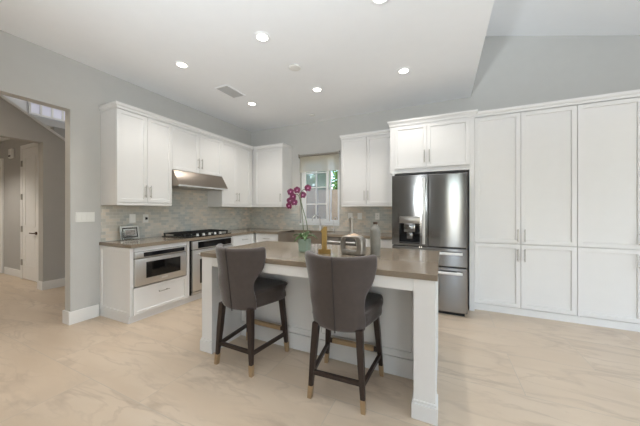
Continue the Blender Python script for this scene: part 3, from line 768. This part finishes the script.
# ------------------------------------------------------------------ bar stools (local +y towards the island)
def grid_solid(front, back, nu, nv):
    """closed shell between two (u,v)->point functions"""
    bm = BM()
    F = [[bm.verts.new(front(i/nu, j/nv)) for j in range(nv+1)] for i in range(nu+1)]
    B = [[bm.verts.new(back(i/nu, j/nv)) for j in range(nv+1)] for i in range(nu+1)]
    for i in range(nu):
        for j in range(nv):
            bm.faces.new((F[i][j], F[i+1][j], F[i+1][j+1], F[i][j+1])); bm.faces.new((B[i][j], B[i][j+1], B[i+1][j+1], B[i+1][j]))
    for i in range(nu):
        bm.faces.new((F[i][0], B[i][0], B[i+1][0], F[i+1][0])); bm.faces.new((F[i][nv], F[i+1][nv], B[i+1][nv], B[i][nv]))
    for j in range(nv):
        bm.faces.new((F[0][j], F[0][j+1], B[0][j+1], B[0][j])); bm.faces.new((F[nu][j], B[nu][j], B[nu][j+1], F[nu][j+1]))
    bmesh.ops.recalc_face_normals(bm, faces=bm.faces[:])
    return bm
def interp(tab, x):
    for (a, fa), (b, fb) in zip(tab, tab[1:]):
        if x <= b:
            s = (x-a)/(b-a); s = s*s*(3-2*s); return fa+(fb-fa)*s
    return tab[-1][1]
def smooth_sub(o, lv):
    m = o.modifiers.new('soft', 'SUBSURF'); m.levels = lv; m.render_levels = lv
SB0, SB1 = .49, 1.005
halfw = [(0, .190), (.12, .202), (.30, .198), (.48, .205), (.68, .252), (.85, .272), (1, .276)]
wrap = [(0, .085), (.2, .08), (.38, .06), (.48, .07), (.66, .15), (.85, .165), (1, .165)]
def back_fn(off):
    def f(u, v):
        s = 2*u-1; w = interp(halfw, v) - (abs(off)*.25); d = interp(wrap, v)
        z = SB0 + (SB1-SB0)*v
        if v > .98: z += .012*s*s
        lean = -.07*v
        x = w*math.sin(s*1.12)/math.sin(1.12)
        y = -.235 + lean + d*(1-math.cos(s*1.12))/(1-math.cos(1.12))
        # inward normal of the wrap
        nx, ny = -math.sin(s*.75), math.cos(s*.75)
        return (x + nx*off, y + ny*off, z)
    return f
def make_stool(label):
    t = thing('bar_stool', label, 'stool', (0, 0, 0), 0, 'grey bar stools at the island')
    b = obj('backrest', grid_solid(back_fn(.055), back_fn(0), 16, 12), 'fabric', t, True); smooth_sub(b, 2)
    cr = [e for e in ()]
    bm = BM(); tube(bm, [Vector(back_fn(0)(.5, v/12)) + Vector((0, -.0025, 0)) for v in range(0, 13)], .0045, 6)
    obj('seam', bm, mat('dark_piping', (62, 56, 54), .9), b, True)
    bm = BM(); box(bm, -.26, -.17, .505, .26, .225, .645)
    bmesh.ops.subdivide_edges(bm, edges=bm.edges[:], cuts=5, use_grid_fill=True)
    for v in bm.verts:
        x, y, z = v.co
        fr = max(0, (y+.0)/.235)
        if z > .60: v.co.z += .018*(1-(x/.26)**2)*(1-((y-.03)/.21)**2)
        k = 1 - .08*max(0, (y-.08)/.145)**2 - .30*max(0, (.10-y)/.27)
        v.co.x *= k
        if z < .58: v.co.x *= .97; v.co.y -= .012*fr
        v.co.y += .02*(1-(x/.26)**2)*fr
    es = [e for e in bm.edges if e.is_manifold and e.calc_face_angle(0) > 1.0]
    bmesh.ops.bevel(bm, geom=es, offset=.022, segments=3, affect='EDGES', profile=.5)
    s = obj('seat', bm, 'seatfab', t, True)
    def leg(px, py, fx_, fyy):
        top = Vector((px, py, .52)); ft = Vector((fx_, fyy, 0)); bm = BM()
        def ring(k, r):
            p = ft.lerp(top, k/.52); return [bm.verts.new((p.x+dx*r, p.y+dy*r, p.z)) for dx, dy in ((-1, -1), (1, -1), (1, 1), (-1, 1))]
        rs = [ring(.085, .0155), ring(.3, .020), ring(.52, .0235)]
        bm.faces.new(rs[0][::-1]); bm.faces.new(rs[-1])
        for a, c in zip(rs, rs[1:]):
            for q in range(4): bm.faces.new((a[q], a[(q+1) % 4], c[(q+1) % 4], c[q]))
        bmesh.ops.bevel(bm, geom=[e for e in bm.edges if abs((e.verts[0].co-e.verts[1].co).z) > .02], offset=.004, segments=2, affect='EDGES')
        l = obj('leg', bm, 'wood', t)
        bm = BM(); rs = [ring(0, .0145), ring(.0845, .0168)]
        bm.faces.new(rs[0][::-1]); bm.faces.new(rs[-1])
        for q in range(4): bm.faces.new((rs[0][q], rs[0][(q+1) % 4], rs[1][(q+1) % 4], rs[1][q]))
        obj('brass_cap', bm, 'brass', l)
        return lambda z: ft.lerp(top, z/.52)
    A = leg(-.155, -.19, -.19, -.222); B_ = leg(.155, -.19, .19, -.222); C = leg(-.19, .185, -.235, .215); D_ = leg(.19, .185, .235, .215)
    def bar(p, q, wd, ht, m, name, k0=0.0, k1=1.0, parent=t):
        p, q = Vector(p), Vector(q); d = (q-p); a = p+d*k0; b2 = p+d*k1; dn = d.normalized(); n = dn.cross(Vector((0, 0, 1))).normalized(); bm = BM(); vs = []
        for c in (a, b2):
            for sx, sz in ((-1, -1), (1, -1), (1, 1), (-1, 1)): vs.append(bm.verts.new(c + n*sx*wd/2 + Vector((0, 0, sz*ht/2))))
        bm.faces.new(vs[:4][::-1]); bm.faces.new(vs[4:])
        for q2 in range(4): bm.faces.new((vs[q2], vs[(q2+1) % 4], vs[4+(q2+1) % 4], vs[4+q2]))
        bmesh.ops.recalc_face_normals(bm, faces=bm.faces[:])
        return obj(name, bm, m, parent)
    bar(A(.178), B_(.178), .022, .028, 'wood', 'stretcher'); bar(A(.165), C(.165), .022, .028, 'wood', 'stretcher'); bar(B_(.165), D_(.165), .022, .028, 'wood', 'stretcher')
    fb = bar(C(.205), D_(.205), .026, .03, 'wood', 'footrest')
    bar(C(.205)+Vector((0, 0, .002)), D_(.205)+Vector((0, 0, .002)), .031, .033, 'brass', 'brass_plate', .10, .90, fb)
    return t
st = make_stool('grey upholstered bar stool at the left end of the island')
st.location = (-1.55, 1.868, 0); st.rotation_euler = (0, 0, R(-1.5))
dup(st, (-.662, 1.862, 0), 'grey upholstered bar stool nearer the camera, right half of the island', R(2.5))

# ------------------------------------------------------------------ things on the island
t = thing('potted_orchid', 'magenta orchid in a pale green square pot on the island', 'orchid', (-1.183, 2.185, CT1))
bm = BM(); prism(bm, [(-.046, -.042), (.046, -.042), (.046, .042), (-.046, .042)], 2, .0005, .125)
for v in bm.verts:
    if v.co.z > .1: v.co.x *= 1.08; v.co.y *= 1.08
bmesh.ops.bevel(bm, geom=bm.edges[:], offset=.008, segments=3, affect='EDGES')
obj('pot', bm, 'seaglass', t, 'auto')
obj('moss', lathe(BM(), [(.038, .12), (.038, .128), (.02, .134)], seg=14), 'bark', t)
def strap_leaf(bm, ang, L, w, rise, droop):
    n = 8; P = []
    for i in range(n+1):
        s = i/n; r = L*s; z = .128 + rise*math.sin(s*math.pi*.6) - droop*s*s; hw_ = w*math.sin(math.pi*min(.97, s*.9+.08))
        P.append((r, z, hw_))
    rows = []
    for r, z, h in P:
        c, s_ = math.cos(ang), math.sin(ang)
        rows.append([bm.verts.new((r*c - k*h*s_, r*s_ + k*h*c, z + .25*abs(k)*h + dz)) for k, dz in ((-1, 0), (0, 0), (1, 0))] + [bm.verts.new((r*c - k*h*s_, r*s_ + k*h*c, z + .25*abs(k)*h - .003)) for k in (1, 0, -1)])
    for a, b2 in zip(rows, rows[1:]):
        for q in range(6): bm.faces.new((a[q], a[(q+1) % 6], b2[(q+1) % 6], b2[q]))
    bm.faces.new(rows[0][::-1]); bm.faces.new(rows[-1]); bmesh.ops.recalc_face_normals(bm, faces=bm.faces[:])
    return bm
for ang, L, w, ri, dr_ in ((R(5), .13, .032, .05, .05), (R(175), .14, .034, .055, .05), (R(-60), .10, .028, .05, .06), (R(-125), .11, .026, .04, .07), (R(80), .10, .024, .07, .02), (R(140), .10, .024, .06, .03)):
    obj('leaf', strap_leaf(BM(), ang, L, w, ri, dr_), 'leaf', t, True)
base = Vector((-1.183, 2.185, CT1))
def loc_(p): return Vector((p[0], p[1], p[2])) - base
stem_pts = bezier((.015, 0, .12), (.06, 0, .26), (-.02, 0, .36), (-.045, 0, .50), 12) + bezier((-.045, 0, .50), (-.06, 0, .57), (-.03, .0, .60), (.04, -.005, .585), 8)[1:]
obj('stem', tube(BM(), stem_pts, .0042, 8), 'stem', t, True)
stem2 = bezier((-.01, .01, .12), (-.03, .01, .28), (-.03, .01, .42), (-.06, .0, .52), 10) + bezier((-.06, 0, .52), (-.08, 0, .57), (-.12, -.01, .55), (-.155, -.02, .45), 8)[1:]
obj('stem', tube(BM(), stem2, .004, 8), 'stem', t, True)
def flower(p, r, tilt, yaw):
    bm = BM()
    for k in range(5):
        a = R(90+72*k); wd = (.62 if k in (1, 4) else .42)*r
        c = [(0, 0), (.35*r, wd), (.75*r, wd*.95), (r, .25*r), (r, -.25*r), (.75*r, -wd*.95), (.35*r, -wd)]
        vs = [bm.verts.new((x*math.cos(a)-y*math.sin(a), -.12*x - (.004 if k in (1, 4) else 0), x*math.sin(a)+y*math.cos(a))) for x, y in c]
        bk = [bm.verts.new(v.co + Vector((0, .003, 0))) for v in vs]
        bm.faces.new(vs); bm.faces.new(bk[::-1])
        for q in range(7): bm.faces.new((vs[q], bk[q], bk[(q+1) % 7], vs[(q+1) % 7]))
    bmesh.ops.recalc_face_normals(bm, faces=bm.faces[:])
    f = obj('flower', bm, 'petal', t); f.location = p; f.rotation_euler = (R(tilt), 0, R(yaw))
    bm = BM(); bmesh.ops.create_icosphere(bm, subdivisions=2, radius=r*.2); bmesh.ops.scale(bm, vec=(.9, 1.3, 1), verts=bm.verts[:]); bmesh.ops.translate(bm, vec=(0, -.2*r, -.05*r), verts=bm.verts[:])
    obj('lip', bm, 'petalc', f, True)
for (x, z, dy), tl, yw in zip([(-1.332, 1.485, -.01), (-1.254, 1.500, -.02), (-1.145, 1.515, -.01), (-1.290, 1.440, -.03), (-1.335, 1.400, -.015), (-1.279, 1.384, -.03), (-1.341, 1.352, -.02), (-1.215, 1.455, .02)], (-5, 8, 0, 10, -8, 5, 12, 0), (15, 25, 40, 5, 30, 20, -5, 30)):
    flower(loc_((x, 2.185+dy, z)), .033, tl, yw)

# gold numeral
t = obj('numeral_figure', BM(), 'gold')
bm = BM(); prism(bm, [(-.055, .0005), (.055, .0005), (.055, .04), (.022, .04), (.022, .245), (-.002, .245), (-.03, .21), (-.03, .19), (-.022, .19), (-.022, .04), (-.055, .04)], 1, -.018, .018)
bmesh.ops.bevel(bm, geom=[e for e in bm.edges], offset=.002, segments=1, affect='EDGES')
bm.to_mesh(t.data); bm.free()
tag(t, 'gold numeral one figure standing on the island', 'ornament'); t.location = (-.970, 2.165, CT1); t.rotation_euler = (0, 0, R(12))

# silvery vase with a window hole and a long neck
t = thing('sculptural_vase', 'silvery ceramic vase with a square hole and long neck', 'vase', (-.722, 2.235, CT1), R(-6))
def rrect(x0, z0, x1, z1, r, n=5):
    out = []
    for cx_, cz_, a0 in ((x1-r[1], z0+r[1], -90), (x1-r[2], z1-r[2], 0), (x0+r[3], z1-r[3], 90), (x0+r[0], z0+r[0], 180)):
        rr = {(-90): r[1], 0: r[2], 90: r[3], 180: r[0]}[a0]
        for k in range(n+1):
            a = R(a0+90*k/n); out.append((cx_+rr*math.cos(a), cz_+rr*math.sin(a)))
    return out
outer = rrect(-.105, .0005, .105, .170, (.03, .025, .055, .05)); inner = rrect(-.095, .036, .046, .146, (.022, .018, .03, .03))
bm = BM(); n = len(outer); L = []
for dep, ins in ((-.048, .010), (-.038, 0), (.038, 0), (.048, .010)):
    rowO, rowI = [], []
    for (x, z), (xi, zi) in zip(outer, inner):
        co = Vector((x, z)); cen = Vector((0, .085)); d = (cen-co).normalized()*ins
        ci = Vector((xi, zi)); ceni = Vector((-.029, .09)); e = (ci-ceni).normalized()*ins*.7
        rowO.append(bm.verts.new((x+d.x, dep, max(.0005, z+d.y)))); rowI.append(bm.verts.new((xi+e.x, dep, zi+e.y)))
    L.append((rowO, rowI))
for (o1, i1), (o2, i2) in zip(L, L[1:]):
    for k in range(n):
        q = (k+1) % n; bm.faces.new((o1[k], o1[q], o2[q], o2[k])); bm.faces.new((i1[k], i2[k], i2[q], i1[q]))
for (o1, i1) in (L[0], L[-1]):
    for k in range(n):
        q = (k+1) % n; bm.faces.new((o1[k], i1[k], i1[q], o1[q]))
bmesh.ops.recalc_face_normals(bm, faces=bm.faces[:])
obj('body', bm, 'ceramic', t, 'auto')
obj('neck', lathe(BM(), [(.036, .155), (.030, .168), (.020, .182), (.0155, .21), (.0165, .29), (.019, .326), (.015, .328), (.011, .310)], (-.016, 0, 0)), 'ceramic', t, 'auto')
bm = BM(); lathe(bm, [(.060, .155), (.050, .168), (.036, .178), (.020, .186)], (.0, 0, 0)); bmesh.ops.scale(bm, vec=(1.2, .68, 1), verts=bm.verts[:])
obj('shoulder', bm, 'ceramict', t, True)
# bottle vase
t = thing('bottle_vase', 'tall pale grey cylindrical bottle vase on the island', 'vase', (-.532, 2.272, CT1))
obj('body', lathe(BM(), [(.040, .0005), (.043, .006), (.045, .10), (.045, .205), (.043, .225), (.036, .243), (.024, .254), (.0175, .260), (.0165, .272)]), 'ceramicg', t, True)
obj('mouth', lathe(BM(), [(.0165, .272), (.0195, .278), (.0195, .289), (.012, .290), (.011, .275)]), 'dark', t, 'auto')

# ------------------------------------------------------------------ things on the back and left counters
t = thing('kitchen_faucet', 'chrome kitchen faucet behind the sink under the window', 'faucet', (-2.13, 4.56, CT1))
obj('body', lathe(BM(), [(.028, .0005), (.028, .01), (.022, .02), (.021, .12), (.018, .14)]), 'chrome', t, 'auto')
obj('spout', tube(BM(), bezier((0, 0, .12), (0, 0, .30), (-.02, -.10, .34), (-.06, -.20, .25), 14)+[(-.065, -.21, .19)], .012, 12), 'chrome', t, True)
obj('lever', tube(BM(), [(.0, -.02, .11), (.03, -.05, .125), (.06, -.09, .15)], [.011, .008, .006], 10), 'chrome', t, True)
t = thing('filter_faucet', 'slim chrome gooseneck filter tap right of the main faucet', 'faucet', (-1.852, 4.56, CT1))
obj('base', lathe(BM(), [(.02, .0005), (.02, .012), (.012, .02), (.012, .05)]), 'chrome', t, 'auto')
obj('spout', tube(BM(), [(0, 0, .04), (0, 0, .2)]+bezier((0, 0, .2), (.0, 0, .27), (.08, -.05, .28), (.085, -.06, .21), 12), .0065, 10), 'chrome', t, True)
obj('lever', tube(BM(), [(0, 0, .045), (-.045, -.01, .055)], .005, 8), 'chrome', t, True)

t = thing('picture_frame', 'mirrored rectangular picture frame leaning on the left counter', 'picture frame', (XL+.085, 2.093, CT1+.0006), LEFT)
t.rotation_euler = (R(-9), 0, LEFT)
def ring_box(x0, x1, z0, z1, t_, y0_, y1_, bev):
    bm = BM(); frame_rect(bm, x0, x1, z0, z1, t_, y0_, y1_, bev); return bm
obj('outer_frame', ring_box(-.12, .12, .001, .185, .028, -.012, .012, .004), 'mirror', t)
obj('inner_frame', ring_box(-.092, .092, .029, .157, .010, -.006, .010, .002), 'black', t)
obj('mat_border', ring_box(-.082, .082, .039, .147, .024, -.010, .008, .003), 'mirror', t)
obj('photo', box(BM(), -.058, -.002, .063, .058, .004, .123), 'photo', t)
bm = BM(); prism(bm, [(.012, .10), (.075, .012), (.080, .014), (.012, .115)], 0, -.02, .02); obj('easel_back', bm, 'black', t)

# switch plates and outlets
def plate(label, loc, rotz, w, h, n, name='switch_plate', cat='switch', dark=False):
    t = thing(name, label, cat, loc, rotz)
    obj('cover', box(BM(), -w/2, -.006, -h/2, w/2, -.0002, h/2, .002), 'plate', t)
    for k in range(n):
        x = (k-(n-1)/2)*.046
        if name == 'switch_plate': obj('rocker', box(BM(), x-.016, -.010, -.033, x+.016, -.005, .033, .002), 'plate', t)
        else:
            f = obj('socket', box(BM(), x-.017, -.009, -.034, x+.017, -.005, .034, .002), 'plate', t)
            bm = BM()
            for z in (-.018, .018):
                for dx in (-.006, .006): box(bm, x+dx-.0015, -.0095, z-.005, x+dx+.0015, -.0088, z+.005)
            obj('slot', bm, 'black', f)
    if dark: obj('plug', box(BM(), -.012, -.034, -.016, .012, -.0095, .016, .004), 'black', t)
    return t
plate('wide white multi-switch plate on the wall by the hall opening', (XL, 1.640, 1.226), LEFT, .185, .118, 4)
plate('white blank-looking switch plate on tile above the picture frame', (XL+th, 2.16, 1.195), LEFT, .078, .118, 1)
plate('white outlet with a dark plug on tile near the cooktop', (XL+th, 2.335, 1.19), LEFT, .075, .118, 1, 'wall_outlet', 'outlet', True)
plate('white outlet on tile just right of the window', (-1.541, YB-th, 1.20), 0, .085, .118, 1, 'wall_outlet', 'outlet')
plate('white switch plate on back tile behind the long-necked vase', (-1.361, YB-th, 1.20), 0, .085, .118, 1)
plate('white outlet on back tile near the refrigerator', (-1.043, YB-th, 1.20), 0, .075, .118, 1, 'wall_outlet', 'outlet')

# ------------------------------------------------------------------ lights of the hall and the rest of the ceiling grid
def lamp(name, loc, e, size=.1, col=(1, .88, .74), typ='SPOT', ang=130):
    l = bpy.data.lights.new(name, typ); l.energy = e; l.color = col; l.shadow_soft_size = size
    if typ == 'SPOT': l.spot_size = R(ang); l.spot_blend = .6
    o = bpy.data.objects.new(name, l); COL.objects.link(o); o.location = loc
lamp('corridor_fill', (-7.6, .9, 2.72), 120, col=(1, .93, .84))  # unseen fill added to lift the corridor; it has no fitting
lamp('hall_downlight', (-4.8, .2, 3.9), 74, col=(1, .82, .62))
lamp('stairwell_fill', (-6.3, 3.0, 4.2), 20, col=(1, .97, .95), typ='POINT')  # bare point light added to brighten the stairwell, no lamp stands there
for x in (-2.815, -1.635, -.44):
    for y in (.865, -.4, -1.7): lamp('kitchen_downlight', (x, y, ZC-.02), 13, .06, (1, .95, .88), ang=118)
